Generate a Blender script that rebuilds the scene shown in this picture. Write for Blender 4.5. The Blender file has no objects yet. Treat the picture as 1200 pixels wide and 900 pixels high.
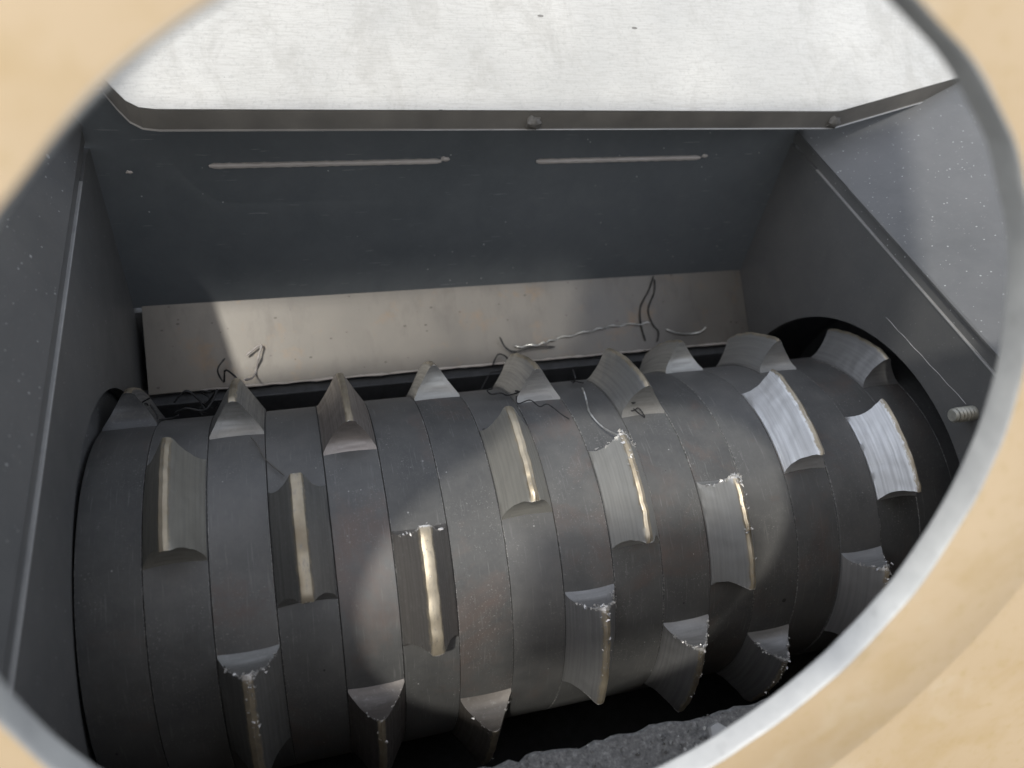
import bpy, math, random
from mathutils import Vector, Matrix, noise

S = 0.15                      # metres per unit: every length below is counted in rotor radii (0.15 m)
R = math.radians
scene = bpy.context.scene
COL = scene.collection

# ------------------------------------------------------------------ camera
cam_d = bpy.data.cameras.new('camera')
cam = bpy.data.objects.new('camera', cam_d)
COL.objects.link(cam)
scene.camera = cam
cam_d.sensor_width = 36.0
cam_d.lens = 894.78 / 1200 * 36
cam_d.clip_start = 0.01
cam_d.clip_end = 200
CR = Matrix(((0.958251828, 0.093688381, -0.270140557),
             (-0.257611682, 0.692813956, -0.673531769),
             (0.124055047, 0.715004412, 0.688025462)))
CP = Vector((-0.59194, -2.586724, 4.096243))
cam.matrix_world = Matrix.Translation(CP * S) @ CR.to_4x4()
cam_d.dof.use_dof = True
cam_d.dof.focus_distance = 4.15 * S
cam_d.dof.aperture_fstop = 4.6

# ------------------------------------------------------------------ sky, sun, exposure
to_sun = Vector((-0.357, -0.446, 0.821)).normalized()
world = bpy.data.worlds.new('World')
scene.world = world
world.use_nodes = True
wn = world.node_tree.nodes
wl = world.node_tree.links
wn.clear()
w_out = wn.new('ShaderNodeOutputWorld')
w_bg = wn.new('ShaderNodeBackground')
w_sky = wn.new('ShaderNodeTexSky')
w_sky.sky_type = 'NISHITA'
w_sky.sun_disc = False
w_sky.sun_elevation = math.asin(to_sun.z)
w_sky.sun_rotation = math.atan2(to_sun.x, to_sun.y)
w_bg.inputs['Strength'].default_value = 0.15
w_hs = wn.new('ShaderNodeHueSaturation')        # thin bright cloud: a paler sky
w_hs.inputs['Saturation'].default_value = 0.32
wl.new(w_sky.outputs[0], w_hs.inputs['Color'])
wl.new(w_hs.outputs[0], w_bg.inputs[0])
wl.new(w_bg.outputs[0], w_out.inputs[0])

sun_d = bpy.data.lights.new('sun', 'SUN')
sun_d.energy = 1.25
sun_d.angle = R(2.4)
sun_d.color = (1.0, 0.96, 0.88)
sun = bpy.data.objects.new('sun', sun_d)
COL.objects.link(sun)
sun.rotation_euler = to_sun.to_track_quat('Z', 'Y').to_euler()
sun.location = to_sun * 3

vs = scene.view_settings
vs.view_transform = 'Standard'
vs.look = 'None'
vs.exposure = 1.0
vs.gamma = 1.0
vs.use_curve_mapping = False


# ------------------------------------------------------------------ node helpers
class Mat:
    def __init__(self, name):
        self.m = bpy.data.materials.new(name)
        self.m.use_nodes = True
        self.nt = self.m.node_tree
        self.b = self.nt.nodes['Principled BSDF']

    def n(self, t, **kw):
        x = self.nt.nodes.new(t)
        for k, v in kw.items():
            setattr(x, k, v)
        return x

    def l(self, a, b):
        self.nt.links.new(a, b)

    def coord(self, kind='Object', scale=(1, 1, 1), rot=(0, 0, 0), rand=False):
        tc = self.n('ShaderNodeTexCoord')
        mp = self.n('ShaderNodeMapping')
        mp.inputs['Scale'].default_value = scale
        mp.inputs['Rotation'].default_value = rot
        self.l(tc.outputs[kind], mp.inputs['Vector'])
        if rand:
            oi = self.n('ShaderNodeObjectInfo')
            mu = self.n('ShaderNodeMath', operation='MULTIPLY')
            mu.inputs[1].default_value = 37.0
            self.l(oi.outputs['Random'], mu.inputs[0])
            self.l(mu.outputs[0], mp.inputs['Location'])
        return mp.outputs[0]

    def noise(self, vec, scale, detail=4, rough=0.55, dist=0.0):
        x = self.n('ShaderNodeTexNoise')
        x.inputs['Scale'].default_value = scale
        x.inputs['Detail'].default_value = detail
        x.inputs['Roughness'].default_value = rough
        x.inputs['Distortion'].default_value = dist
        self.l(vec, x.inputs['Vector'])
        return x.outputs['Fac']

    def ramp(self, fac, stops):
        x = self.n('ShaderNodeValToRGB')
        e = x.color_ramp.elements
        while len(e) < len(stops):
            e.new(0.5)
        for i, (p, c) in enumerate(stops):
            e[i].position = p
            if not isinstance(c, (tuple, list)):
                c = (c, c, c)
            e[i].color = (*c, 1)
        self.l(fac, x.inputs[0])
        return x.outputs[0]

    def mix(self, fac, a, b, mode='MIX'):
        x = self.n('ShaderNodeMix', data_type='RGBA', blend_type=mode)
        for s, v in ((0, fac), (6, a), (7, b)):
            if hasattr(v, 'is_linked'):
                self.l(v, x.inputs[s])
            elif isinstance(v, (tuple, list)):
                x.inputs[s].default_value = (*v, 1)
            else:
                x.inputs[s].default_value = v
        return x.outputs[2]

    def math(self, op, a, b=None):
        x = self.n('ShaderNodeMath', operation=op)
        for i, v in enumerate((a, b)):
            if v is None:
                continue
            if hasattr(v, 'is_linked'):
                self.l(v, x.inputs[i])
            else:
                x.inputs[i].default_value = v
        return x.outputs[0]

    def specks(self, vec, scale, size, density):
        """small scattered chips of random size: 1 inside a chip"""
        v = self.n('ShaderNodeTexVoronoi', feature='F1')
        v.inputs['Scale'].default_value = scale
        self.l(vec, v.inputs['Vector'])
        sep = self.n('ShaderNodeSeparateColor')
        self.l(v.outputs['Color'], sep.inputs[0])
        keep = self.math('GREATER_THAN', sep.outputs[0], 1 - density)
        lim = self.math('MULTIPLY', sep.outputs[1], size)
        small = self.math('LESS_THAN', v.outputs['Distance'], lim)
        return self.math('MULTIPLY', keep, small)

    def bump(self, fac, strength, dist=0.001):
        x = self.n('ShaderNodeBump')
        x.inputs['Strength'].default_value = strength
        x.inputs['Distance'].default_value = dist
        self.l(fac, x.inputs['Height'])
        self.l(x.outputs[0], self.b.inputs['Normal'])

    def set(self, **kw):
        for k, v in kw.items():
            s = self.b.inputs[k.replace('_', ' ').title().replace('Ior', 'IOR')]
            if hasattr(v, 'is_linked'):
                self.l(v, s)
            elif isinstance(v, (tuple, list)):
                s.default_value = (*v, 1)
            else:
                s.default_value = v
        return self.m


def wall_paint(name, dark, light, rough, speck=0.10, metal=0.0, chip=(0.42, 0.43, 0.43), sp_scale=70):
    m = Mat(name)
    v = m.coord(rand=True)
    big = m.noise(v, 6, 5)
    fine = m.noise(v, 240, 3, 0.7)
    mott = m.noise(v, 30, 6, 0.7, 0.4)
    c = m.ramp(m.math('ADD', m.math('MULTIPLY', big, 0.55), m.math('MULTIPLY', mott, 0.45)), [(0.34, dark), (0.64, light)])
    c = m.mix(m.math('MULTIPLY', fine, 0.35), c, light)
    sp = m.specks(v, sp_scale, 0.13, speck)
    sp2 = m.specks(v, sp_scale * 4.5, 0.26, speck * 1.6)
    c = m.mix(m.math('MULTIPLY', m.math('MAXIMUM', sp, sp2), 0.8), c, chip)
    # hair scratches
    sv = m.coord(scale=(4, 60, 60), rot=(0.3, 0.5, 0.8), rand=True)
    sc = m.ramp(m.noise(sv, 9, 2, 0.5), [(0.70, 0.0), (0.74, 0.25)])
    c = m.mix(sc, c, chip)
    r = m.ramp(m.noise(v, 14, 4), [(0.3, rough - 0.08), (0.7, rough + 0.10)])
    m.bump(m.math('ADD', fine, m.math('MULTIPLY', mott, 1.2)), 0.16, 0.0006)
    return m.set(base_color=c, roughness=r, metallic=metal)


M = {}
M['wall'] = wall_paint('dark_grey_steel_wall', (0.080, 0.083, 0.085), (0.12, 0.119, 0.117), 0.5)
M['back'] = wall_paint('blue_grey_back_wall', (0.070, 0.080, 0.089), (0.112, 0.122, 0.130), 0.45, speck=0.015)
M['flare'] = wall_paint('scuffed_grey_panel', (0.10, 0.103, 0.105), (0.14, 0.142, 0.144), 0.42, speck=0.14)
M['cover'] = wall_paint('cover_paint', (0.10, 0.10, 0.10), (0.14, 0.14, 0.14), 0.6)
M['edge'] = wall_paint('bare_worn_edge', (0.26, 0.26, 0.26), (0.46, 0.46, 0.45), 0.45, speck=0.3, metal=0.4)
M['weld'] = wall_paint('weld_bead_metal', (0.36, 0.33, 0.31), (0.52, 0.48, 0.45), 0.45, metal=0.1)


def chute_mat():
    m = Mat('pale_chute_steel')
    v = m.coord()
    fine = m.noise(v, 330, 5, 0.8)
    lines = m.noise(m.coord(scale=(14, 160, 160)), 5, 4, 0.6)
    big = m.noise(v, 9, 4)
    c = m.ramp(big, [(0.3, (0.43, 0.43, 0.415)), (0.7, (0.55, 0.545, 0.52))])
    c = m.mix(m.ramp(lines, [(0.45, 0.0), (0.75, 0.55)]), c, (0.34, 0.33, 0.31))
    c = m.mix(m.ramp(fine, [(0.52, 0.0), (0.70, 0.55)]), c, (0.30, 0.30, 0.29))
    # short dark nicks
    nk = m.specks(m.coord(scale=(1.0, 2.4, 2.4), rot=(0, 0, 0.5)), 34, 0.12, 0.12)
    c = m.mix(m.math('MULTIPLY', nk, 0.85), c, (0.10, 0.095, 0.085))
    sf = m.ramp(m.noise(m.coord(scale=(1, 0.5, 0.5), rot=(0, 0, 0.3)), 22, 6, 0.75, 0.8), [(0.52, 0.0), (0.64, 0.35)])
    c = m.mix(sf, c, (0.33, 0.32, 0.295))
    m.bump(m.math('ADD', fine, m.math('MULTIPLY', big, 6.0)), 0.25, 0.0006)
    return m.set(base_color=c, roughness=0.5, metallic=0.0)


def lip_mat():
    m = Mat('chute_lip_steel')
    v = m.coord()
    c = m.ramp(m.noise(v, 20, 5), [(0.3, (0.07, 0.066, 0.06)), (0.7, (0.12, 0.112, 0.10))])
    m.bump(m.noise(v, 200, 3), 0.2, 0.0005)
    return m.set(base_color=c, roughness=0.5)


def strip_mat():
    m = Mat('bare_deflector_steel')
    v = m.coord()
    big = m.noise(v, 7, 4)
    fine = m.noise(v, 330, 4, 0.75)
    c = m.ramp(big, [(0.25, (0.135, 0.130, 0.122)), (0.75, (0.22, 0.205, 0.182))])
    c = m.mix(m.ramp(fine, [(0.56, 0.0), (0.74, 0.5)]), c, (0.20, 0.18, 0.16))
    nk = m.specks(m.coord(scale=(1, 1.6, 1.6)), 130, 0.24, 0.20)
    c = m.mix(m.math('MULTIPLY', nk, 0.7), c, (0.07, 0.06, 0.055))
    sm = m.ramp(m.noise(m.coord(scale=(1, 0.35, 0.35)), 38, 5, 0.7), [(0.50, 0.0), (0.66, 0.45)])
    c = m.mix(sm, c, (0.13, 0.12, 0.11))
    ru = m.ramp(m.noise(v, 24, 5, 0.7), [(0.55, 0.0), (0.70, 0.6)])
    c = m.mix(ru, c, (0.24, 0.17, 0.11))
    m.bump(fine, 0.2, 0.0004)
    return m.set(base_color=c, roughness=m.ramp(big, [(0.3, 0.34), (0.7, 0.5)]), metallic=0.55)


def disc_mat():
    m = Mat('dark_rotor_steel')
    v = m.coord(rand=True)
    oi = m.n('ShaderNodeObjectInfo')
    big = m.noise(v, 9, 6, 0.62, 0.3)
    mott = m.noise(v, 46, 6, 0.72, 0.3)
    fine = m.noise(v, 300, 3, 0.7)
    mixf = m.math('ADD', m.math('MULTIPLY', big, 0.6), m.math('MULTIPLY', mott, 0.4))
    c = m.ramp(mixf, [(0.34, (0.074, 0.076, 0.078)), (0.5, (0.112, 0.113, 0.112)), (0.66, (0.155, 0.153, 0.149))])
    tone = m.ramp(oi.outputs['Random'], [(0.0, 0.82), (1.0, 1.18)])
    c = m.mix(1.0, c, tone, 'MULTIPLY')
    c = m.mix(m.math('MULTIPLY', fine, 0.3), c, (0.18, 0.18, 0.175))
    rust = m.ramp(m.noise(v, 7.5, 6, 0.7, 0.5), [(0.54, 0.0), (0.68, 0.5)])
    c = m.mix(rust, c, (0.17, 0.115, 0.095))
    # dust caught along the joints between the discs
    sx = m.n('ShaderNodeSeparateXYZ')
    tc = m.n('ShaderNodeTexCoord')
    m.l(tc.outputs['Object'], sx.inputs[0])
    ed = m.math('MINIMUM', sx.outputs[0], m.math('SUBTRACT', 0.280941 * 0.15, sx.outputs[0]))
    edge = m.ramp(m.math('MULTIPLY', ed, 1000.0), [(0.8, 1.0), (1.5, 0.0)])
    crumbs = m.ramp(m.noise(v, 380, 4, 0.8), [(0.48, 0.0), (0.60, 0.85)])
    some = m.ramp(m.noise(v, 12, 3), [(0.45, 0.0), (0.6, 1.0)])
    c = m.mix(m.math('MULTIPLY', m.math('MULTIPLY', edge, crumbs), some), c, (0.42, 0.415, 0.40))
    dust = m.ramp(m.noise(v, 620, 2, 0.8), [(0.60, 0.0), (0.74, 0.5)])
    dz = m.ramp(m.noise(v, 20, 4, 0.7), [(0.46, 0.0), (0.62, 1.0)])
    c = m.mix(m.math('MULTIPLY', dust, dz), c, (0.46, 0.455, 0.44))
    sp = m.specks(v, 220, 0.16, 0.06)
    c = m.mix(m.math('MULTIPLY', sp, 0.6), c, (0.5, 0.5, 0.49))
    pit = m.specks(v, 60, 0.14, 0.10)
    c = m.mix(m.math('MULTIPLY', pit, 0.8), c, (0.03, 0.03, 0.03))
    sv = m.coord(scale=(90, 6, 6), rand=True)
    sc = m.ramp(m.noise(sv, 7, 3, 0.6), [(0.60, 0.0), (0.72, 0.4)])
    c = m.mix(sc, c, (0.24, 0.24, 0.235))
    m.bump(m.math('ADD', m.noise(v, 150, 4, 0.65), m.math('MULTIPLY', mott, 1.5)), 0.16, 0.0006)
    return m.set(base_color=c, roughness=m.ramp(mott, [(0.3, 0.48), (0.7, 0.62)]), metallic=0.35)


def knife_mat():
    """obj.color = flank colour; the worn ridge and chipped rims are bare metal"""
    m = Mat('cutting_knife_steel')
    oi = m.n('ShaderNodeObjectInfo')
    uv = m.coord('UV', scale=(0.8, 26, 1), rand=True)
    streak = m.noise(uv, 1.4, 3, 0.5)
    v = m.coord(rand=True)
    fine = m.noise(v, 300, 3, 0.7)
    base = m.mix(m.ramp(streak, [(0.34, 0.24), (0.66, 0.0)]), oi.outputs['Color'], (0.04, 0.04, 0.04))
    base = m.mix(m.ramp(fine, [(0.55, 0.0), (0.8, 0.25)]), base, (0.5, 0.5, 0.49))
    at = m.n('ShaderNodeAttribute', attribute_name='wear')
    nz = m.noise(m.coord('UV', scale=(5, 12, 1), rand=True), 3.0, 5, 0.7)
    worn = m.ramp(m.math('ADD', m.math('MULTIPLY', at.outputs['Fac'], 1.1), m.math('MULTIPLY', m.math('SUBTRACT', nz, 0.5), 2.4)),
                  [(0.55, 0.0), (1.05, 0.95)])
    bare = m.ramp(m.noise(v, 40, 4), [(0.35, (0.30, 0.255, 0.185)), (0.68, (0.50, 0.44, 0.335))])
    at2 = m.n('ShaderNodeAttribute', attribute_name='chip')
    chip = m.ramp(m.math('ADD', at2.outputs['Fac'], m.math('MULTIPLY', m.math('SUBTRACT', m.noise(v, 480, 4, 0.75), 0.5), 2.2)),
                  [(0.78, 0.0), (0.95, 1.0)])
    c = m.mix(worn, base, bare)
    c = m.mix(chip, c, (0.70, 0.69, 0.67))
    m.bump(m.math('ADD', m.math('MULTIPLY', streak, 0.35), m.math('MULTIPLY', m.noise(v, 180, 4, 0.7), 0.7)), 0.2, 0.0007)
    return m.set(base_color=c, roughness=m.ramp(streak, [(0.3, 0.52), (0.7, 0.36)]), metallic=0.65)


def tan_mat():
    m = Mat('tan_painted_panel')
    v = m.coord()
    big = m.noise(v, 5, 4, 0.5)
    mid = m.noise(v, 24, 5, 0.6, 0.6)
    c = m.ramp(big, [(0.3, (0.43, 0.315, 0.185)), (0.7, (0.535, 0.41, 0.265))])
    c = m.mix(m.ramp(mid, [(0.52, 0.0), (0.68, 0.4)]), c, (0.40, 0.275, 0.115))
    c = m.mix(m.ramp(m.noise(v, 13, 5, 0.6), [(0.56, 0.0), (0.70, 0.5)]), c, (0.56, 0.475, 0.35))
    # brown scratches, long and faint
    sv = m.coord(scale=(5, 60, 30), rot=(0.0, 0.75, 0.0))
    sc = m.ramp(m.noise(sv, 1.4, 3, 0.6), [(0.66, 0.0), (0.70, 0.55), (0.74, 0.0)])
    c = m.mix(m.math('MULTIPLY', sc, 0.35), c, (0.42, 0.30, 0.15))
    dirt = m.ramp(m.noise(v, 150, 5, 0.8), [(0.54, 0.0), (0.66, 0.55)])
    c = m.mix(dirt, c, (0.40, 0.29, 0.13))
    m.bump(m.noise(v, 160, 4), 0.18, 0.0006)
    return m.set(base_color=c, roughness=0.55)


def rim_mat():
    m = Mat('cut_steel_rim')
    v = m.coord()
    c = m.ramp(m.noise(v, 30, 5, 0.65), [(0.3, (0.36, 0.36, 0.355)), (0.7, (0.52, 0.52, 0.50))])
    c = m.mix(m.ramp(m.noise(v, 140, 3, 0.7), [(0.58, 0.0), (0.8, 0.4)]), c, (0.18, 0.17, 0.16))
    m.bump(m.noise(m.coord(scale=(30, 3, 30)), 6, 3), 0.2, 0.0005)
    return m.set(base_color=c, roughness=0.5, metallic=0.2)


def ledge_mat():
    m = Mat('gritty_ledge_steel')
    v = m.coord()
    g = m.noise(v, 300, 5, 0.75)
    c = m.ramp(g, [(0.35, (0.10, 0.10, 0.10)), (0.55, (0.19, 0.19, 0.186)), (0.72, (0.36, 0.36, 0.35))])
    sp = m.specks(v, 120, 0.32, 0.22)
    c = m.mix(m.math('MULTIPLY', sp, 0.8), c, (0.5, 0.5, 0.48))
    m.bump(g, 0.5, 0.001)
    return m.set(base_color=c, roughness=0.75)


def plain(name, col, rough=0.5, metal=0.0, amp=0.25):
    m = Mat(name)
    v = m.coord(rand=True)
    n = m.noise(v, 90, 4, 0.7)
    c = m.ramp(n, [(0.3, tuple(x * (1 - amp) for x in col)), (0.7, tuple(min(1, x * (1 + amp)) for x in col))])
    m.bump(n, 0.15, 0.0004)
    return m.set(base_color=c, roughness=rough, metallic=metal)


M['chute'] = chute_mat()
M['lip'] = lip_mat()
M['strip'] = strip_mat()
M['disc'] = disc_mat()
M['knife'] = knife_mat()
M['tan'] = tan_mat()
M['rim'] = rim_mat()
M['ledge'] = ledge_mat()
M['dark_wire'] = plain('dark_fibre', (0.02, 0.02, 0.021), 0.6)
M['bright_wire'] = plain('bright_wire', (0.62, 0.62, 0.60), 0.3, 0.8)
M['bolt'] = plain('zinc_bolt', (0.40, 0.395, 0.35), 0.45, 0.5)
M['shaft'] = plain('black_shaft', (0.06, 0.062, 0.066), 0.5, 0.2)


# ------------------------------------------------------------------ mesh helpers
def mesh(name, verts, faces, smooth=False, attrs=None, uvs=None, sharp=35):
    me = bpy.data.meshes.new(name)
    me.from_pydata([tuple(Vector(v) * S) for v in verts], [], faces)
    me.update()
    if uvs:
        lay = me.uv_layers.new(name='UVMap')
        for lp in me.loops:
            lay.data[lp.index].uv = uvs[lp.vertex_index]
    for k, vals in (attrs or {}).items():
        a = me.attributes.new(k, 'FLOAT', 'POINT')
        a.data.foreach_set('value', vals)
    if smooth:
        me.polygons.foreach_set('use_smooth', [True] * len(me.polygons))
        me.set_sharp_from_angle(angle=R(sharp))
    return me


def add(name, me, mat, parent=None, loc=None, rot=None):
    o = bpy.data.objects.new(name, me)
    COL.objects.link(o)
    if mat and not me.materials:
        me.materials.append(mat)
    if parent:
        o.parent = parent
    if loc:
        o.location = Vector(loc) * S
    if rot:
        o.rotation_euler = rot
    return o


def empty(name, label, cat, loc=(0, 0, 0), group=None):
    o = bpy.data.objects.new(name, None)
    o.empty_display_size = 0.05
    COL.objects.link(o)
    o.location = Vector(loc) * S
    tag(o, label, cat, group)
    return o


def tag(o, label, cat=None, group=None):
    o['label'] = label
    if cat:
        o['category'] = cat
    if group:
        o['group'] = group
    return o


def slab(pts, nrm, t):
    """a flat polygon given thickness t along -nrm, with its own rim"""
    n = Vector(nrm).normalized()
    a = [Vector(p) for p in pts]
    b = [p - n * t for p in a]
    k = len(a)
    f = [tuple(range(k)), tuple(range(2 * k - 1, k - 1, -1))]
    for i in range(k):
        j = (i + 1) % k
        f.append((i, k + i, k + j, j))
    return a + b, f


def fix(me):
    import bmesh
    bm = bmesh.new()
    bm.from_mesh(me)
    bmesh.ops.recalc_face_normals(bm, faces=bm.faces)
    bm.to_mesh(me)
    bm.free()
    return me


def bevelled(me, width, seg=2):
    import bmesh
    bm = bmesh.new()
    bm.from_mesh(me)
    bmesh.ops.recalc_face_normals(bm, faces=bm.faces)
    bmesh.ops.bevel(bm, geom=[e for e in bm.edges if e.calc_face_angle(0) > 0.4], offset=width * S,
                    segments=seg, affect='EDGES', profile=0.6, clamp_overlap=True)
    bm.to_mesh(me)
    bm.free()
    return me


def tube(path, rad, sides=6, wob=0.0, seed=0):
    pts = [Vector(p) for p in path]
    rnd = random.Random(seed)
    vs_, fs = [], []
    up = Vector((0.3, 0.2, 0.93))
    for i, p in enumerate(pts):
        d = (pts[min(i + 1, len(pts) - 1)] - pts[max(i - 1, 0)]).normalized()
        s = d.cross(up)
        s = s.normalized() if s.length > 1e-4 else Vector((1, 0, 0))
        t = s.cross(d)
        r = rad * (1 + rnd.uniform(-wob, wob))
        if i in (0, len(pts) - 1):
            r *= 0.5
        for k in range(sides):
            a = 2 * math.pi * k / sides
            vs_.append(p + s * math.cos(a) * r + t * math.sin(a) * r)
    for i in range(len(pts) - 1):
        for k in range(sides):
            k2 = (k + 1) % sides
            fs.append((i * sides + k, i * sides + k2, (i + 1) * sides + k2, (i + 1) * sides + k))
    fs.append(tuple(range(sides - 1, -1, -1)))
    fs.append(tuple(range((len(pts) - 1) * sides, len(pts) * sides)))
    return vs_, fs


def smooth_path(ctrl, per=8):
    p = [Vector(c) for c in ctrl]
    p = [p[0]] + p + [p[-1]]
    out = []
    for i in range(1, len(p) - 2):
        for k in range(per):
            t = k / per
            a, b, c, d = p[i - 1], p[i], p[i + 1], p[i + 2]
            out.append(0.5 * ((2 * b) + (c - a) * t + (2 * a - 5 * b + 4 * c - d) * t * t + (3 * b - a - 3 * c + d) * t ** 3))
    out.append(p[-2])
    return out


# ------------------------------------------------------------------ key sizes
W = 0.280941                  # one rotor disc
X0 = -1.621332                # left end of the rotor
XL, XR = -1.57, 2.958         # inner faces of the side walls
YB = 1.769                    # back wall
HOLE = 1.29                   # rotor opening in the side walls
HC = Vector((-0.03657, -1.699957, 2.711546))       # centre of the round inspection hole
HN = Vector((0.0104287, -0.9657533, 0.2592526)).normalized()
HR, HT = 1.2014, 0.0723

# ------------------------------------------------------------------ housing
housing = empty('shredder_housing', 'dark grey steel machine housing with a round hole in its tan front panel', 'housing', (0.7, 0.0, -1.9))
HO = Vector((0.7, 0.0, -1.9))


def hadd(name, verts, faces, mat, parent=None, smooth=False, bev=0.0):
    p = parent or housing
    off = HO if p is housing else HO
    me = mesh(name, [Vector(v) - off for v in verts], faces)
    if bev:
        bevelled(me, bev)
    else:
        fix(me)
    if smooth:
        me.polygons.foreach_set('use_smooth', [True] * len(me.polygons))
        me.set_sharp_from_angle(angle=R(35))
    return add(name, me, mat, p)


def holed_plate(poly2, cx, cy, r, to3, thick, seg=112, wob=0.0):
    """plate bounded by polygon poly2 (2D) with a round hole; to3(u,v,d) gives the 3D point at depth d"""
    ring, outer = [], []
    for i in range(seg):
        a = 2 * math.pi * i / seg
        dx, dy = math.cos(a), math.sin(a)
        rr = r + wob * noise.noise(Vector((dx * 9, dy * 9, 3)))
        ring.append((cx + dx * rr, cy + dy * rr))
        best = 1e9
        for k in range(len(poly2)):
            (x1, y1), (x2, y2) = poly2[k], poly2[(k + 1) % len(poly2)]
            ex, ey = x2 - x1, y2 - y1
            den = dx * ey - dy * ex
            if abs(den) < 1e-9:
                continue
            t = ((x1 - cx) * ey - (y1 - cy) * ex) / den
            s = ((x1 - cx) * dy - (y1 - cy) * dx) / den
            if t > 0 and -1e-6 <= s <= 1 + 1e-6:
                best = min(best, t)
        outer.append((cx + dx * best, cy + dy * best))
    V, F = [], []
    for d in (0, thick):
        V += [to3(u, v, d) for u, v in ring]
        V += [to3(u, v, d) for u, v in outer]
    n = seg
    for i in range(n):
        j = (i + 1) % n
        F.append((i, n + i, n + j, j))
        F.append((2 * n + i, 2 * n + j, 3 * n + j, 3 * n + i))
        F.append((i, j, 2 * n + j, 2 * n + i))
        F.append((n + i, 3 * n + i, 3 * n + j, n + j))
    return V, F


def zr(y):
    return 1.700 + 0.073 * y        # top of the right wall


def zl(y):
    return 1.64 + 0.13 * y          # top of the left wall


# side walls with the rotor openings
yF = -2.42
for side in ('right', 'left'):
    x = XR if side == 'right' else XL
    sg = 1 if side == 'right' else -1
    zf = zr if side == 'right' else zl
    poly = [(yF, -1.9), (YB + 0.05, -1.9), (YB + 0.05, zf(YB)), (yF, zf(yF))]
    hole = HOLE if side == 'right' else 1.212
    V, F = holed_plate(poly, 0, 0, hole, lambda u, v, d: (x + sg * d, u, v), 0.06)
    wall = tag(hadd('side_wall', V, F, M['wall'], smooth=True), 'dark side wall with the %s rotor opening' % side)
    # bare worn top edge, a narrow bright line
    V, F = slab([(x - sg * 0.004, yF + 0.1, zf(yF + 0.1) - 0.006), (x - sg * 0.004, YB - 0.35, zf(YB - 0.35) - 0.006),
                 (x - sg * 0.004, YB - 0.35, zf(YB - 0.35) + 0.004), (x - sg * 0.004, yF + 0.1, zf(yF + 0.1) + 0.004)], (-sg, 0, 0), 0.03)
    hadd('worn_edge', V, F, M['edge'], wall, bev=0.003)
    # step above the wall, then the flared hopper panel
    st = 0.085
    V, F = slab([(x + sg * 0.012, yF, zf(yF) + 0.004), (x + sg * 0.012, YB, zf(YB) + 0.004),
                 (x + sg * 0.012, YB, zf(YB) + st), (x + sg * 0.012, yF, zf(yF) + st)], (-sg, 0, 0), 0.05)
    hadd('wall_step', V, F, M['wall'])
    dz = 1.15 if side == 'right' else 0.6
    dx = dz * (2.6 if side == 'right' else 0.5)
    yfr = lambda z: -1.7 + 0.268 * (z - 2.71) + 0.10        # just behind the front panel
    a = [(x + sg * 0.004, yfr(1.7), zf(yfr(1.7)) + st + 0.002), (x + sg * 0.004, 3.0, zf(3.0) + st + 0.002),
         (x + sg * dx, 3.0, zf(3.0) + st + dz), (x + sg * dx, yfr(1.6 + dz), zf(yfr(1.7)) + st + dz)]
    V, F = slab(a, (-sg * dz, 0, dx), 0.05)
    fl = hadd('flared_panel', V, F, M['flare'] if side == 'right' else M['wall'])
    V, F = slab([(x - sg * 0.004, yF + 0.1, zf(yF + 0.1) + st - 0.006), (x - sg * 0.004, YB - 0.7, zf(YB - 0.7) + st - 0.006),
                 (x - sg * 0.004, YB - 0.7, zf(YB - 0.7) + st + 0.006), (x - sg * 0.004, yF + 0.1, zf(yF + 0.1) + st + 0.006)], (-sg, 0, 0), 0.02)
    if side == 'right':
        hadd('worn_edge', V, F, M['wall'], fl, bev=0.002)
    # drum cover beyond the opening
    n = 72
    V, F = [], []
    xe = x + sg * 0.55
    for i in range(n):
        t = 2 * math.pi * i / n
        for xx, rr in ((x + sg * 0.061, HOLE + 0.012), (xe, HOLE + 0.012)):
            V.append((xx, rr * math.cos(t), rr * math.sin(t)))
    for i in range(n):
        j = (i + 1) % n
        F.append((2 * i, 2 * j, 2 * j + 1, 2 * i + 1))
    F.append(tuple(2 * i + 1 for i in range(n)))
    hadd('drum_cover', V, F, M['shaft'], smooth=True)

# grey ring added behind the first disc to lighten the black left opening
V, F = [], []
for i in range(72):
    a = 2 * math.pi * i / 72
    for xx, rr in ((XL - 0.075, 0.5), (XL - 0.075, 1.26), (XL - 0.10, 1.26), (XL - 0.10, 0.5)):
        V.append((xx, rr * math.cos(a), rr * math.sin(a)))
for i in range(72):
    j = (i + 1) % 72
    for k in range(4):
        k2 = (k + 1) % 4
        F.append((4 * i + k, 4 * j + k, 4 * j + k2, 4 * i + k2))
hadd('filler_ring', V, F, M['flare'], smooth=True)

# back wall
V, F = slab([(XL - 0.05, YB, 0.70), (XR + 0.05, YB, 0.70), (XR + 0.05, YB, 2.16), (XL - 0.05, YB, 2.16)], (0, -1, 0), 0.05)
back = tag(hadd('back_wall', V, F, M['back']), 'blue-grey back wall in shade above the pale strip')
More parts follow.
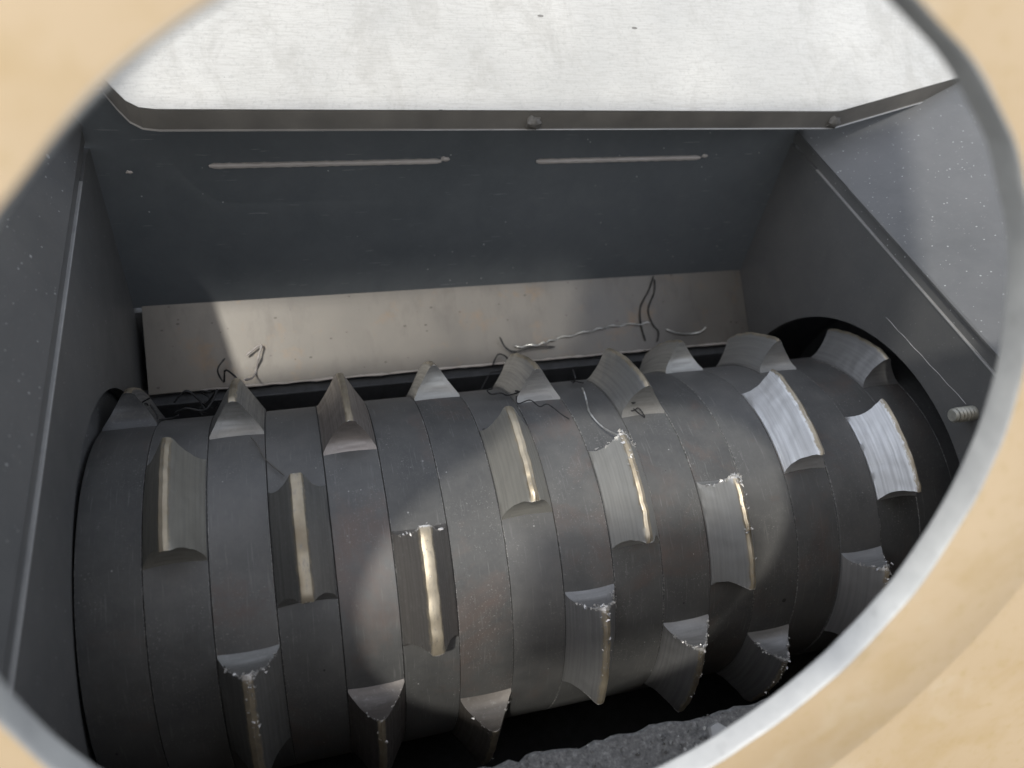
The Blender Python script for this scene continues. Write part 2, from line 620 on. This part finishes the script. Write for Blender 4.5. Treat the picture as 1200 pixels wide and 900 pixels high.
# two long weld beads and a few tacks on it
for xa, xb, z in ((-0.965, 0.418, 1.712), (1.053, 2.258, 1.709)):
    path = []
    for i in range(50):
        t = i / 49
        path.append((xa + (xb - xa) * t, YB - 0.003, z + 0.001 * math.sin(i * 1.9) + 0.01 * t))
    V, F = tube(path, 0.017, 8, 0.08, int(xa * 100) + 7)
    hadd('weld_bead', V, F, M['weld'], back, smooth=True)
for x, z, r in ((0.44, 1.735, 0.022), (2.29, 1.73, 0.018), (-1.40, 1.68, 0.014)):
    V, F = [], []
    for i in range(5):
        ph = i / 4 * math.pi / 2
        for k in range(10):
            a = 2 * math.pi * k / 10
            q = r * math.cos(ph) * (1 + 0.25 * math.sin(k * 2.3 + i))
            V.append((x + q * math.cos(a) * 1.4, YB + 0.002 - r * 0.7 * math.sin(ph), z + q * math.sin(a) * 0.8))
    for i in range(4):
        for k in range(10):
            k2 = (k + 1) % 10
            F.append((i * 10 + k, i * 10 + k2, (i + 1) * 10 + k2, (i + 1) * 10 + k))
    hadd('weld_tack', V, F, M['weld'], back, smooth=True)

# slanted deflector strip from the back wall down to the rotor
st_t, st_b = Vector((0, YB - 0.002, 0.712)), Vector((0, 1.315, 0.338))
sn = Vector((0, -0.6308, 0.7760))
V, F = [], []
nx = 60
for i in range(nx + 1):
    x = -1.52 + (XR + 1.52 - 0.004) * i / nx
    j = 0.008 * noise.noise(Vector((x * 6, 1.0, 0))) + 0.012 * noise.noise(Vector((x * 1.7, 4, 0)))
    V += [(x, st_t.y, st_t.z), (x, st_b.y + j, st_b.z + j * 0.8),
          (x, st_b.y + j + 0.018, st_b.z + j * 0.8 - 0.028), (x, st_t.y + 0.018, st_t.z - 0.028)]
for i in range(nx):
    a, b = 4 * i, 4 * i + 4
    for k in range(4):
        k2 = (k + 1) % 4
        F.append((a + k, b + k, b + k2, a + k2))
F += [(0, 1, 2, 3), (4 * nx + 3, 4 * nx + 2, 4 * nx + 1, 4 * nx)]
strip = tag(hadd('deflector_strip', V, F, M['strip']), 'pale slanted bare metal strip behind the rotor')
V, F = tube([(-1.2 + (XR + 1.0) * i / 80, 1.312 + 0.008 * noise.noise(Vector((i * 0.4, 1, 0))), 0.340 + 0.006 * noise.noise(Vector((i * 0.5, 7, 0)))) for i in range(81)], 0.007, 6, 0.5, 4)
hadd('worn_edge', V, F, M['weld'], strip, smooth=True)
V, F = slab([(XL + 0.004, 1.262, 0.285), (XR - 0.004, 1.262, 0.285), (XR - 0.004, 1.40, 0.305), (XL + 0.004, 1.40, 0.305)], (0, 0, 1), 0.5)
tag(hadd('counter_bar', V, F, M['shaft'], bev=0.008), 'dark bar just below the pale strip')
# lower back apron behind the rotor and the floor pan
V, F = slab([(XL, YB, -1.9), (XR, YB, -1.9), (XR, YB, 0.66), (XL, YB, 0.66)], (0, -1, 0), 0.05)
hadd('lower_back_wall', V, F, M['wall'])
V, F = slab([(XL, yF, -1.86), (XR, yF, -1.86), (XR, YB, -1.86), (XL, YB, -1.86)], (0, 0, 1), 0.04)
hadd('floor_pan', V, F, M['shaft'])

# gritty ledge inside the front panel
V, F = [], []
nx = 110
rows = [(-1.45, 0.44), (-1.45, 0.535), (-1.47, 0.555), (-1.60, 0.55), (-1.80, 0.545), (-2.05, 0.54), (-2.24, 0.53)]
for i in range(nx + 1):
    x = XL + 0.01 + (XR - XL - 0.02) * i / nx
    for k, (y, z) in enumerate(rows):
        jy = 0.030 * noise.noise(Vector((x * 5, 2, 0))) + 0.022 * noise.noise(Vector((x * 17, 2, 5))) if k < 3 else 0
        jz = 0.012 * noise.noise(Vector((x * 8, y * 8, 1)))
        V.append((x, y + jy, z + jz))
for i in range(nx):
    for k in range(len(rows) - 1):
        a = i * len(rows) + k
        F.append((a, a + len(rows), a + len(rows) + 1, a + 1))
ledge = tag(hadd('front_ledge', V, F, M['ledge'], smooth=True), 'gritty grey ledge between the rotor and the hole rim')
for x, y in ((1.15, -1.56),):
    V, F = [], []
    for i, (r, z) in enumerate(((0.055, 0.54), (0.055, 0.585), (0.045, 0.597), (0.001, 0.60))):
        for k in range(6):
            a = 2 * math.pi * k / 6 + 0.3
            V.append((x + r * math.cos(a), y + r * math.sin(a), z))
    for i in range(3):
        for k in range(6):
            k2 = (k + 1) % 6
            F.append((i * 6 + k, i * 6 + k2, i * 6 + 6 + k2, i * 6 + 6 + k))
    hadd('bolt_head', V, F, M['edge'], ledge)

V, F = tube([(XR - 0.001, 0.30 - 0.76 * i / 30, 1.415 + 0.002 * math.sin(i)) for i in range(31)], 0.0018, 6, 0.3, 3)
hadd('weld_seam', V, F, M['edge'], smooth=True)
# zinc stud on the right wall
V, F = [], []
bx, by, bz = XR, -0.52, 1.405
prof = [(0.0, 0.042)]
for i in range(5):
    prof += [(0.012 + i * 0.024, 0.043), (0.024 + i * 0.024, 0.036)]
prof += [(0.135, 0.040), (0.146, 0.030), (0.148, 0.001)]
for d, r in prof:
    for k in range(14):
        a = 2 * math.pi * k / 14
        V.append((bx + 0.004 - d, by + r * math.cos(a), bz + r * math.sin(a)))
for i in range(len(prof) - 1):
    for k in range(14):
        k2 = (k + 1) % 14
        F.append((i * 14 + k, i * 14 + k2, i * 14 + 14 + k2, i * 14 + 14 + k))
tag(hadd('stud_bolt', V, F, M['bolt'], smooth=True), 'pale threaded stud on the right wall beside the hole rim')

# front panel with the round inspection hole
eu = Vector((1, 0, 0)) - HN * HN.x
eu.normalize()
ev = HN.cross(eu)
if ev.z < 0:
    ev = -ev


def plate3(u, v, d):
    return HC + eu * u + ev * v - HN * d


poly = [(-3.6, -4.7), (4.2, -4.7), (4.2, 0.6), (2.3, 0.9), (1.85, 1.15), (1.85, 2.22), (-3.6, 2.22)]  # unseen upper right cut back so sun reaches the flared panel
FL = 0.032
V, F = holed_plate(poly, 0, 0, HR + 0.012, lambda u, v, d: plate3(u, v, d + FL), HT - FL, 160, 0.0)
nn = 160
panel = tag(hadd('front_panel', V, F, M['tan']), 'tan painted front panel around the round hole')
V, F = [], []
for i in range(nn):                      # raised round flange about the hole
    a = 2 * math.pi * i / nn
    for r, d in ((HR, 0.0), (1.655, 0.0), (1.672, 0.008), (1.680, FL + 0.002)):
        rr = r + (0.004 * noise.noise(Vector((math.cos(a) * 9, math.sin(a) * 9, 3))) if r < 1.3 else 0.006 * noise.noise(Vector((math.cos(a) * 5, math.sin(a) * 5, 6))))
        V.append(plate3(rr * math.cos(a), rr * math.sin(a), d))
for i in range(nn):
    j = (i + 1) % nn
    for k in range(3):
        F.append((4 * i + k, 4 * i + k + 1, 4 * j + k + 1, 4 * j + k))
hadd('hole_flange', V, F, M['tan'], panel, smooth=True)
V2, F2 = [], []
for i in range(nn):                      # the cut edge of the hole: bare grey steel with a burred front lip
    a = 2 * math.pi * i / nn
    w1 = 0.004 + 0.005 * noise.noise(Vector((math.cos(a) * 7, math.sin(a) * 7, 9)))
    r0 = HR + 0.004 * noise.noise(Vector((math.cos(a) * 9, math.sin(a) * 9, 3)))
    for r, d in ((r0 + w1, -0.003), (r0 + 0.001, -0.002), (r0 - 0.004, 0.006), (r0 - 0.004, HT - 0.004), (r0 + 0.002, HT + 0.003), (r0 + 0.012, HT + 0.003)):
        V2.append(plate3(r * math.cos(a), r * math.sin(a), d))
for i in range(nn):
    j = (i + 1) % nn
    for k in range(5):
        F2.append((6 * i + k, 6 * i + k + 1, 6 * j + k + 1, 6 * j + k))
hadd('hole_rim', V2, F2, M['rim'], panel, smooth=True)

# unseen panels added to shade the inside, their slot letting sun onto the strip
for u0, u1, v0, v1 in ((-3.6, 1.85, 3.06, 3.60), (-0.48, 1.85, 2.224, 3.056), (-4.6, -3.04, 3.604, 4.5)):
    V, F = slab([plate3(u0, v0, 0.034), plate3(u1, v0, 0.034), plate3(u1, v1, 0.034), plate3(u0, v1, 0.034)], HN, 0.05)
    hadd('sun_block_panel', V, F, M['tan'])
blocker_pts = []  # unseen plate added to cast the phone-shaped shadow on the rotor
for cu, cv, a0 in ((0.90, -0.60, -90), (0.90, -0.02, 0), (-0.25, 0.17, 90), (-0.25, -0.62, 180)):
    for q in range(5):
        a = R(a0 + 22.5 * q)
        blocker_pts.append(plate3(cu + 0.12 * math.cos(a), cv + 0.12 * math.sin(a), 0.0) + to_sun * 3.6)
V, F = slab(blocker_pts, HN, 0.03)
cover = hadd('sun_blocker', V, F, M['tan'])
V, F = tube(smooth_path([plate3(-0.2, 0.1, 0.03) + to_sun * 3.6, plate3(-1.0, 3.2, -1.6), plate3(-1.2, 3.5, 0.03)]), 0.011, 8)
hadd('blocker_arm', V, F, M['rim'], cover, smooth=True)  # invented arm holding the shadow plate

# ------------------------------------------------------------------ feed chute
chute = empty('feed_chute', 'bright pale steel feed chute plate sloping down above the dark back wall', 'chute', (0.8, 1.45, 2.207))
CO = Vector((0.8, 1.45, 2.207))
sl = math.tan(R(35))


def cz(y):
    return 2.207 + (y - 1.45) * sl


ctr = [(-1.66, 2.10), (-1.40, 1.62), (-1.34, 1.545), (-1.285, 1.488), (-1.225, 1.458), (-1.15, 1.45), (2.92, 1.45), (2.98, 1.454),
       (3.05, 1.468), (3.99, 1.657), (4.5, 1.76), (4.8, 2.7), (4.8, 3.3), (-1.66, 3.3)]
cn = Vector((0, -math.sin(R(35)), math.cos(R(35))))
V, F = slab([(x - CO.x, y - CO.y, cz(y) - CO.z) for x, y in ctr], cn, 0.02)
me = fix(mesh('chute_plate', V, F))
tag(add('chute_plate', me, M['chute'], chute), 'pale worn sloping plate')
# folded lip hanging from its front edge
V, F = [], []
lipc = ctr[1:11]
for x, y in lipc:
    z = cz(y)
    V += [(x - CO.x, y - CO.y - 0.006, z - CO.z - 0.004), (x - CO.x, y - CO.y - 0.004, z - CO.z - 0.108),
          (x - CO.x, y - CO.y - 0.012, z - CO.z - 0.116), (x - CO.x, y - CO.y + 0.02, z - CO.z - 0.124),
          (x - CO.x, y - CO.y + 0.03, z - CO.z - 0.02)]
for i in range(len(lipc) - 1):
    a, b = 5 * i, 5 * i + 5
    for k in range(5):
        k2 = (k + 1) % 5
        F.append((a + k, b + k, b + k2, a + k2))
F += [(0, 1, 2, 3, 4), tuple(5 * (len(lipc) - 1) + k for k in (4, 3, 2, 1, 0))]
me = fix(mesh('folded_lip', V, F))
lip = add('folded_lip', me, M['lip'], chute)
V, F = tube([(x - CO.x, y - CO.y - 0.008, cz(y) - CO.z - 0.116) for x, y in lipc[4:]], 0.005, 6)
me = fix(mesh('lip_edge', V, F))
add('lip_edge', me, M['edge'], lip)  # pale line modelled for the highlight along the lip's lower edge
for x in (0.875, 2.95):
    V, F = [], []
    y = 1.45 if x > -1.2 else 1.57
    for i in range(5):
        ph = i / 4 * math.pi / 2
        for k in range(10):
            a = 2 * math.pi * k / 10
            q = 0.042 * math.cos(ph) * (1 + 0.25 * math.sin(k * 2.3 + i))
            V.append((x + q * math.cos(a) * 1.1 - CO.x, y - 0.004 - 0.035 * math.sin(ph) - CO.y, cz(y) - 0.07 + q * math.sin(a) - CO.z))
    for i in range(4):
        for k in range(10):
            k2 = (k + 1) % 10
            F.append((i * 10 + k, i * 10 + k2, (i + 1) * 10 + k2, (i + 1) * 10 + k))
    me = fix(mesh('weld_tack', V, F, True))
    add('weld_tack', me, M['lip'], lip)

# ------------------------------------------------------------------ rotor
rotor = empty('shredder_rotor', 'dark steel shredder rotor of many discs with rows of pointed knives', 'rotor', (X0, 0, 0))


def disc_mesh():
    n = 160
    g, b = 0.0012, 0.003
    prof = [(g, 0.45), (g, 1 - b), (g + b * 0.8, 1.0)] + [(g + b + (W - 2 * g - 2 * b) * k / 3, 1.0) for k in range(1, 3)] + \
           [(W - g - b * 0.8, 1.0), (W - g, 1 - b), (W - g, 0.45)]
    V, F = [], []
    for i in range(n):
        a = 2 * math.pi * i / n
        for x, r in prof:
            V.append((x, -r * math.cos(a), r * math.sin(a)))
    m = len(prof)
    for i in range(n):
        j = (i + 1) % n
        for k in range(m - 1):
            F.append((i * m + k, j * m + k, j * m + k + 1, i * m + k + 1))
    return fix(mesh('rotor_disc', V, F, True, sharp=50))


DISC = disc_mesh()
discs = {}
for k in range(1, 19):
    d = add('rotor_disc', DISC, M['disc'], rotor, (W * (k - 1), 0, 0))
    sc = 1 + random.Random(k).uniform(-0.004, 0.004)
    d.scale = (1, sc, sc)
    discs[k] = d
V, F = [], []
for i in range(40):
    a = 2 * math.pi * i / 40
    for x in (-0.5, 18 * W + 0.4):
        V.append((x, 0.46 * math.cos(a), 0.46 * math.sin(a)))
for i in range(40):
    j = (i + 1) % 40
    F.append((2 * i, 2 * j, 2 * j + 1, 2 * i + 1))
F += [tuple(2 * i for i in range(40)), tuple(2 * i + 1 for i in range(40))]
add('shaft', fix(mesh('shaft', V, F, True)), M['shaft'], rotor)

KH = 0.205                     # height of a knife over the disc


def knife_mesh(a0, a1, seed, peak=0.5, dull=0.0, crumble=0.0):
    """ridge-shaped knife lying along the rim between the angles a0..a1 (degrees), both ends scooped hollow"""
    rnd = random.Random(seed)
    e = 0.004
    half = []                  # flank from foot to ridge: (fraction across, height)
    steps = 9
    for i in range(steps + 1):
        t = i / steps
        h = 0.05 + (1 - 0.05) * (t ** 1.04)
        half.append((t, h))
    ridge = 0.011 + 0.019 * dull
    L, Rr = [(e, 0.0)], [(W - e, 0.0)]
    xc = W * peak
    for t, h in half:
        L.append((e + (xc - ridge - e) * t, h))
        Rr.append((W - e + (xc + ridge - (W - e)) * t, h))
    # two shallow grinding steps on the flanks
    prof = L + [(xc, 1.03)] + Rr[::-1]
    m = len(prof)
    nu = 26
    V, UV, wear, chip = [], [], [], []
    am, ah = R((a0 + a1) / 2), R((a1 - a0) / 2)
    for iu in range(nu + 1):
        u = -1 + 2 * iu / nu
        for iv, (x, h) in enumerate(prof):
            rec = R(2.2) * h + R(2.9) * 2.2 * h ** 0.6 * (1 - min(h, 1)) + R(0.3) * noise.noise(Vector((seed * 3.1, h * 5, x * 40)))
            a = am + u * (ah - max(rec, 0))
            endk = abs(u) ** 12
            z = h * KH
            if h > 0.9:
                z += KH * 0.035 * noise.noise(Vector((u * 6, seed * 1.7, 0.2))) - endk * KH * (0.05 + 0.10 * max(0, noise.noise(Vector((u * 2, seed * 2.3, 1)))))
            r = 1.0 - 0.012 * (1 if h == 0 else 0) + z
            dx = 0.004 * noise.noise(Vector((u * 5, h * 3, seed * 2.0))) * (h > 0.05)
            V.append((x + dx, -r * math.cos(a), r * math.sin(a)))
            UV.append((u * 0.5 + 0.5 + seed, iv / m + seed * 0.37))
            wear.append(max(0.0, min(1.0, (h - (0.90 - 0.06 * dull)) / 0.08)))
            chip.append((0.70 + 0.35 * crumble) * abs(u) ** 30 * (0.35 + 0.65 * h) + crumble * 0.75 * max(0, u) ** 2 * max(0, h - 0.7) / 0.3 if h > 0 else 0)
    F = []
    for iu in range(nu):
        for iv in range(m - 1):
            a = iu * m + iv
            F.append((a, a + m, a + m + 1, a + 1))
    nl = len(L)
    for base in (0, nu * m):    # hollow end faces with extra columns so that the scoop shades smoothly
        cols = 6
        rows_ = []
        for i in range(nl):
            lft, rgt = base + i, base + m - 1 - i
            row = [lft]
            for c in range(1, cols):
                t = c / cols
                p = Vector(V[lft]).lerp(Vector(V[rgt]), t)
                bow = 4 * t * (1 - t) * 0.010 * (1 - i / nl)
                ang = math.atan2(p.z, -p.y)
                rr = math.hypot(p.y, p.z)
                ang += bow * (1 if base == 0 else -1)
                rr += (0.003 + 0.012 * crumble * i / nl) * noise.noise(Vector((p.x * 50, i * 0.9, seed)))
                row.append(len(V))
                V.append((p.x, -rr * math.cos(ang), rr * math.sin(ang)))
                UV.append((seed + t, i / nl * 0.3))
                wear.append(0.30 * (i / nl))
                chip.append((0.45 + 0.55 * crumble) * (i / nl) ** 1.6)
            row.append(rgt)
            rows_.append(row)
        for i in range(nl - 1):
            for c in range(cols):
                F.append((rows_[i][c], rows_[i][c + 1], rows_[i + 1][c + 1], rows_[i + 1][c]))
        top = rows_[-1]
        F.append(tuple(top) + (base + nl,))
    if crumble > 0:            # torn burrs and smeared crumbs along the upper rim and the start of the ridge
        spots = []
        for _ in range(int(150 * crumble)):
            t = rnd.random()
            if t < 0.62:
                iv = rnd.randrange(3, m - 3)
                spots.append(Vector(V[nu * m + iv]).lerp(Vector(V[nu * m + iv + 1]), rnd.random()))
            else:
                iu = nu - int(abs(rnd.gauss(0, 0.30)) * nu)
                iu = max(0, min(nu, iu))
                spots.append(Vector(V[iu * m + nl + rnd.choice((-1, 0, 1))]))
        for p in spots:
            p = p + Vector((rnd.gauss(0, 0.004), rnd.gauss(0, 0.005), rnd.gauss(0, 0.005)))
            sz = 0.0025 + 0.013 * rnd.random() ** 3
            b = len(V)
            for q in range(5):
                d = Vector((rnd.gauss(0, 1), rnd.gauss(0, 1), rnd.gauss(0, 1)))
                d.normalize()
                V.append(tuple(p + d * sz * rnd.uniform(0.5, 1.4)))
                UV.append((0, 0))
                wear.append(0.0)
                chip.append(rnd.choice((0.3, 1.6, 1.6)))
            F += [(b, b + 1, b + 2), (b, b + 2, b + 3), (b, b + 3, b + 1), (b + 4, b + 2, b + 1), (b + 4, b + 3, b + 2), (b + 4, b + 1, b + 3)]
    me = mesh('cutting_knife', V, F, True, {'wear': wear, 'chip': chip}, UV, 32)
    return fix(me)


# disc number -> list of (lower end angle, upper end angle, colour, ridge place)
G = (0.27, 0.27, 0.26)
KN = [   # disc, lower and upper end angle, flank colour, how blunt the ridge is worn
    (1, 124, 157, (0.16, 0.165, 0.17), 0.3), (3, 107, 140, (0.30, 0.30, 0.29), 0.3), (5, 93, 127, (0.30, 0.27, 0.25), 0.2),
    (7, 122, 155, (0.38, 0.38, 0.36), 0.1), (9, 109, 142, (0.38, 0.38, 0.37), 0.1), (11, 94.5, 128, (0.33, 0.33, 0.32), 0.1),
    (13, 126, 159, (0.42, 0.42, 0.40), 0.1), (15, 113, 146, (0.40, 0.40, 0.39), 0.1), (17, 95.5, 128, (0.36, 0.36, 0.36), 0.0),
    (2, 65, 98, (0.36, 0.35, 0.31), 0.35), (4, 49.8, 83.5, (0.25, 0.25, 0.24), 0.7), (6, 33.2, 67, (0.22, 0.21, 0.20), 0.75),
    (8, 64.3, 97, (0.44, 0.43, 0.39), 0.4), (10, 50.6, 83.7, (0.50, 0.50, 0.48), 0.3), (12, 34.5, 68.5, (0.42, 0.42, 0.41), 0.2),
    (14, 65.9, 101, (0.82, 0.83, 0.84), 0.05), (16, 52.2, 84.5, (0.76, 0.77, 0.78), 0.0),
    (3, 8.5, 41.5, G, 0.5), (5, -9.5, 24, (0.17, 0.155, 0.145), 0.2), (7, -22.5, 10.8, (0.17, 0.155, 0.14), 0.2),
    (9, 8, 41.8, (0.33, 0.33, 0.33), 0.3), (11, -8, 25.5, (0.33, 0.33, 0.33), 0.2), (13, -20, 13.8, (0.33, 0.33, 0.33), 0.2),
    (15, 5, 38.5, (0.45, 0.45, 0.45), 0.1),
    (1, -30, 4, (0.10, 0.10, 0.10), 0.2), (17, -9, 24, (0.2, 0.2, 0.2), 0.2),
]
CRUMBLE = {'3_8': 1.0, '9_8': 1.0, '11_-8': 1.0, '13_-20': 0.9, '15_5': 0.9, '12_34': 0.9, '10_50': 0.8, '5_-9': 0.12, '7_-22': 0.15, '6_33': 0.4}
for i, (k, a0, a1, c, dull) in enumerate(KN):
    o = add('cutting_knife', knife_mesh(a0, a1, i + 1, (0.45 if k == 2 else 0.5) + random.Random(i).uniform(-0.02, 0.02), dull, CRUMBLE.get('%d_%d' % (k, int(a0)), 0.0)), M['knife'], discs[k])
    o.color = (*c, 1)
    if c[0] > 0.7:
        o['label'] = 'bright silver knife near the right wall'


# ------------------------------------------------------------------ shreds caught on the rotor and the strip
def strip_pt(x, y, h=0.012):
    t = (YB - y) / (YB - 1.315)
    return Vector((x, y, 0.712 + (0.338 - 0.712) * t)) + sn * h


def rim_pt(disc, ang, r):
    a = R(ang)
    return Vector((X0 + W * disc, -r * math.cos(a), r * math.sin(a)))


def shred(name, ctrl, rad, mat, label, cat='wire', wob=0.25, twist=0.0, group=None):
    pts = smooth_path(ctrl, 9)
    o0 = pts[0]
    if twist:
        pts = [p + Vector((0, math.cos(i * 1.3), math.sin(i * 1.3))) * twist for i, p in enumerate(pts)]
    V, F = tube([p - o0 for p in pts], rad, 6, wob, len(pts))
    o = add(name, fix(mesh(name, V, F, True, sharp=60)), mat, None, o0)
    tag(o, label, cat, group)
    return o


shred('twisted_wire', [strip_pt(0.97, 1.40), strip_pt(1.16, 1.40, 0.05), strip_pt(1.30, 1.425), strip_pt(1.58, 1.455, 0.03), strip_pt(1.80, 1.475), strip_pt(2.08, 1.475, 0.02)],
      0.0055, M['bright_wire'], 'bright twisted wire lying along the pale strip behind the rotor', twist=0.007)
shred('wire_curl', [strip_pt(2.22, 1.43), strip_pt(2.30, 1.40, 0.02), strip_pt(2.40, 1.39), strip_pt(2.50, 1.395, 0.03), strip_pt(2.545, 1.42, 0.05)],
      0.006, M['bright_wire'], 'short bright curl of wire at the right end of the strip')
shred('black_fibre', [strip_pt(2.175, 1.762), strip_pt(2.12, 1.68), strip_pt(2.03, 1.58), strip_pt(2.01, 1.48), strip_pt(2.03, 1.37)],
      0.0055, M['dark_wire'], 'black fibre strand hanging down the strip, left of a pair', 'fibre')
shred('black_fibre', [strip_pt(2.18, 1.74), strip_pt(2.16, 1.66), strip_pt(2.09, 1.56), strip_pt(2.11, 1.47), strip_pt(2.15, 1.42), strip_pt(2.13, 1.36)],
      0.005, M['dark_wire'], 'black fibre strand hanging down the strip, right of a pair', 'fibre')
shred('black_fibre', [strip_pt(0.86, 1.46, 0.05), strip_pt(0.90, 1.40, 0.03), strip_pt(0.97, 1.37, 0.04), strip_pt(1.10, 1.385, 0.05), strip_pt(1.28, 1.38, 0.03)],
      0.006, M['dark_wire'], 'forked black fibre scrap above the knife in the middle of the strip', 'fibre')
shred('black_fibre', [strip_pt(0.78, 1.30, 0.04), strip_pt(0.83, 1.36, 0.07), strip_pt(0.90, 1.33, 0.05), strip_pt(0.84, 1.27, 0.03), strip_pt(0.76, 1.26, 0.03), strip_pt(0.66, 1.16, 0.06), strip_pt(0.60, 1.14, 0.05)],
      0.0055, M['dark_wire'], 'curled black fibre left of the middle knife at the strip edge', 'fibre')
shred('black_fibre', [rim_pt(2.45, 142, 1.22), rim_pt(2.2, 147, 1.30), strip_pt(-1.05, 1.34, 0.08), strip_pt(-1.08, 1.40, 0.10), strip_pt(-1.03, 1.46, 0.08)],
      0.0055, M['dark_wire'], 'black fibre sticking up beside the second knife from the left', 'fibre')
shred('black_fibre', [rim_pt(1.2, 138, 1.10), rim_pt(1.5, 135, 1.16), rim_pt(1.8, 137, 1.08), rim_pt(2.1, 131, 1.15), rim_pt(1.9, 125, 1.06), rim_pt(1.55, 124, 1.08), rim_pt(1.3, 128, 1.05)],
      0.006, M['dark_wire'], 'tangled black fibre between the two leftmost top knives', 'fibre')
shred('pale_fibre', [rim_pt(2.6, 140, 1.2), strip_pt(-0.86, 1.36, 0.05), strip_pt(-0.82, 1.46, 0.05), strip_pt(-0.80, 1.52, 0.04), strip_pt(-0.90, 1.47, 0.04)],
      0.007, M['weld'], 'pale fibre loop standing on the strip near its left end', 'fibre')
shred('pale_fibre', [rim_pt(2.75, 105, 1.015), rim_pt(2.85, 101, 1.02), rim_pt(3.0, 94, 1.015), rim_pt(3.3, 87, 1.02)],
      0.0035, M['lip'], 'pale fibre running down from the second top knife from the left', 'fibre')
shred('wire_curl', [rim_pt(9.55, 113, 1.03), rim_pt(9.45, 108, 1.06), rim_pt(9.4, 103, 1.04), rim_pt(9.3, 96, 1.05), rim_pt(9.4, 89, 1.06), rim_pt(9.55, 83, 1.12)],
      0.0055, M['bright_wire'], 'pale wire hanging over the chipped knife right of the middle')
rndf = random.Random(11)
SPOT = [('left of the leftmost knife peak', 0.75, 133), ('right of the leftmost knife', 1.35, 130), ('beside the second top knife, low', 1.75, 134),
        ('beside the second top knife, high', 2.05, 139), ('at the foot of the middle top knife', 8.05, 112), ('left of the fork of the middle scrap', 7.7, 122),
        ('on the disc below the chipped top knife', 10.1, 100), ('behind the chipped top knife', 9.7, 118)]
for n_, (where, dk, an) in enumerate(SPOT):
    p = [rim_pt(dk, an, 1.03)]
    a_, d_, r_ = an, dk, 1.03
    for q in range(6):
        a_ += rndf.uniform(-5, 5)
        d_ += rndf.uniform(-0.22, 0.22)
        r_ = max(1.015, min(1.16, r_ + rndf.uniform(-0.05, 0.06)))
        p.append(rim_pt(d_, a_, r_))
    shred('black_fibre', p, rndf.uniform(0.003, 0.005), M['dark_wire'], 'thin black fibre ' + where, 'fibre')

# loose metal crumbs on the front ledge
rndc = random.Random(5)
V, F = [], []
for _ in range(420):
    x = rndc.uniform(0.1, 2.4)
    y = -1.46 - abs(rndc.gauss(0, 0.16))
    z = 0.556
    sz = rndc.uniform(0.003, 0.012) * (1.8 if rndc.random() < 0.06 else 1)
    b = len(V)
    for q in range(5):
        d = Vector((rndc.gauss(0, 1), rndc.gauss(0, 1), rndc.gauss(0, 0.6)))
        d.normalize()
        V.append(Vector((x, y, z)) + d * sz)
    F += [(b, b + 1, b + 2), (b, b + 2, b + 3), (b, b + 3, b + 1), (b + 4, b + 2, b + 1), (b + 4, b + 3, b + 2), (b + 4, b + 1, b + 3)]
o = add('metal_crumbs', fix(mesh('metal_crumbs', V, F)), M['ledge'])
tag(o, 'loose grey metal crumbs scattered on the gritty ledge by the hole rim', 'crumbs')
o['kind'] = 'stuff'
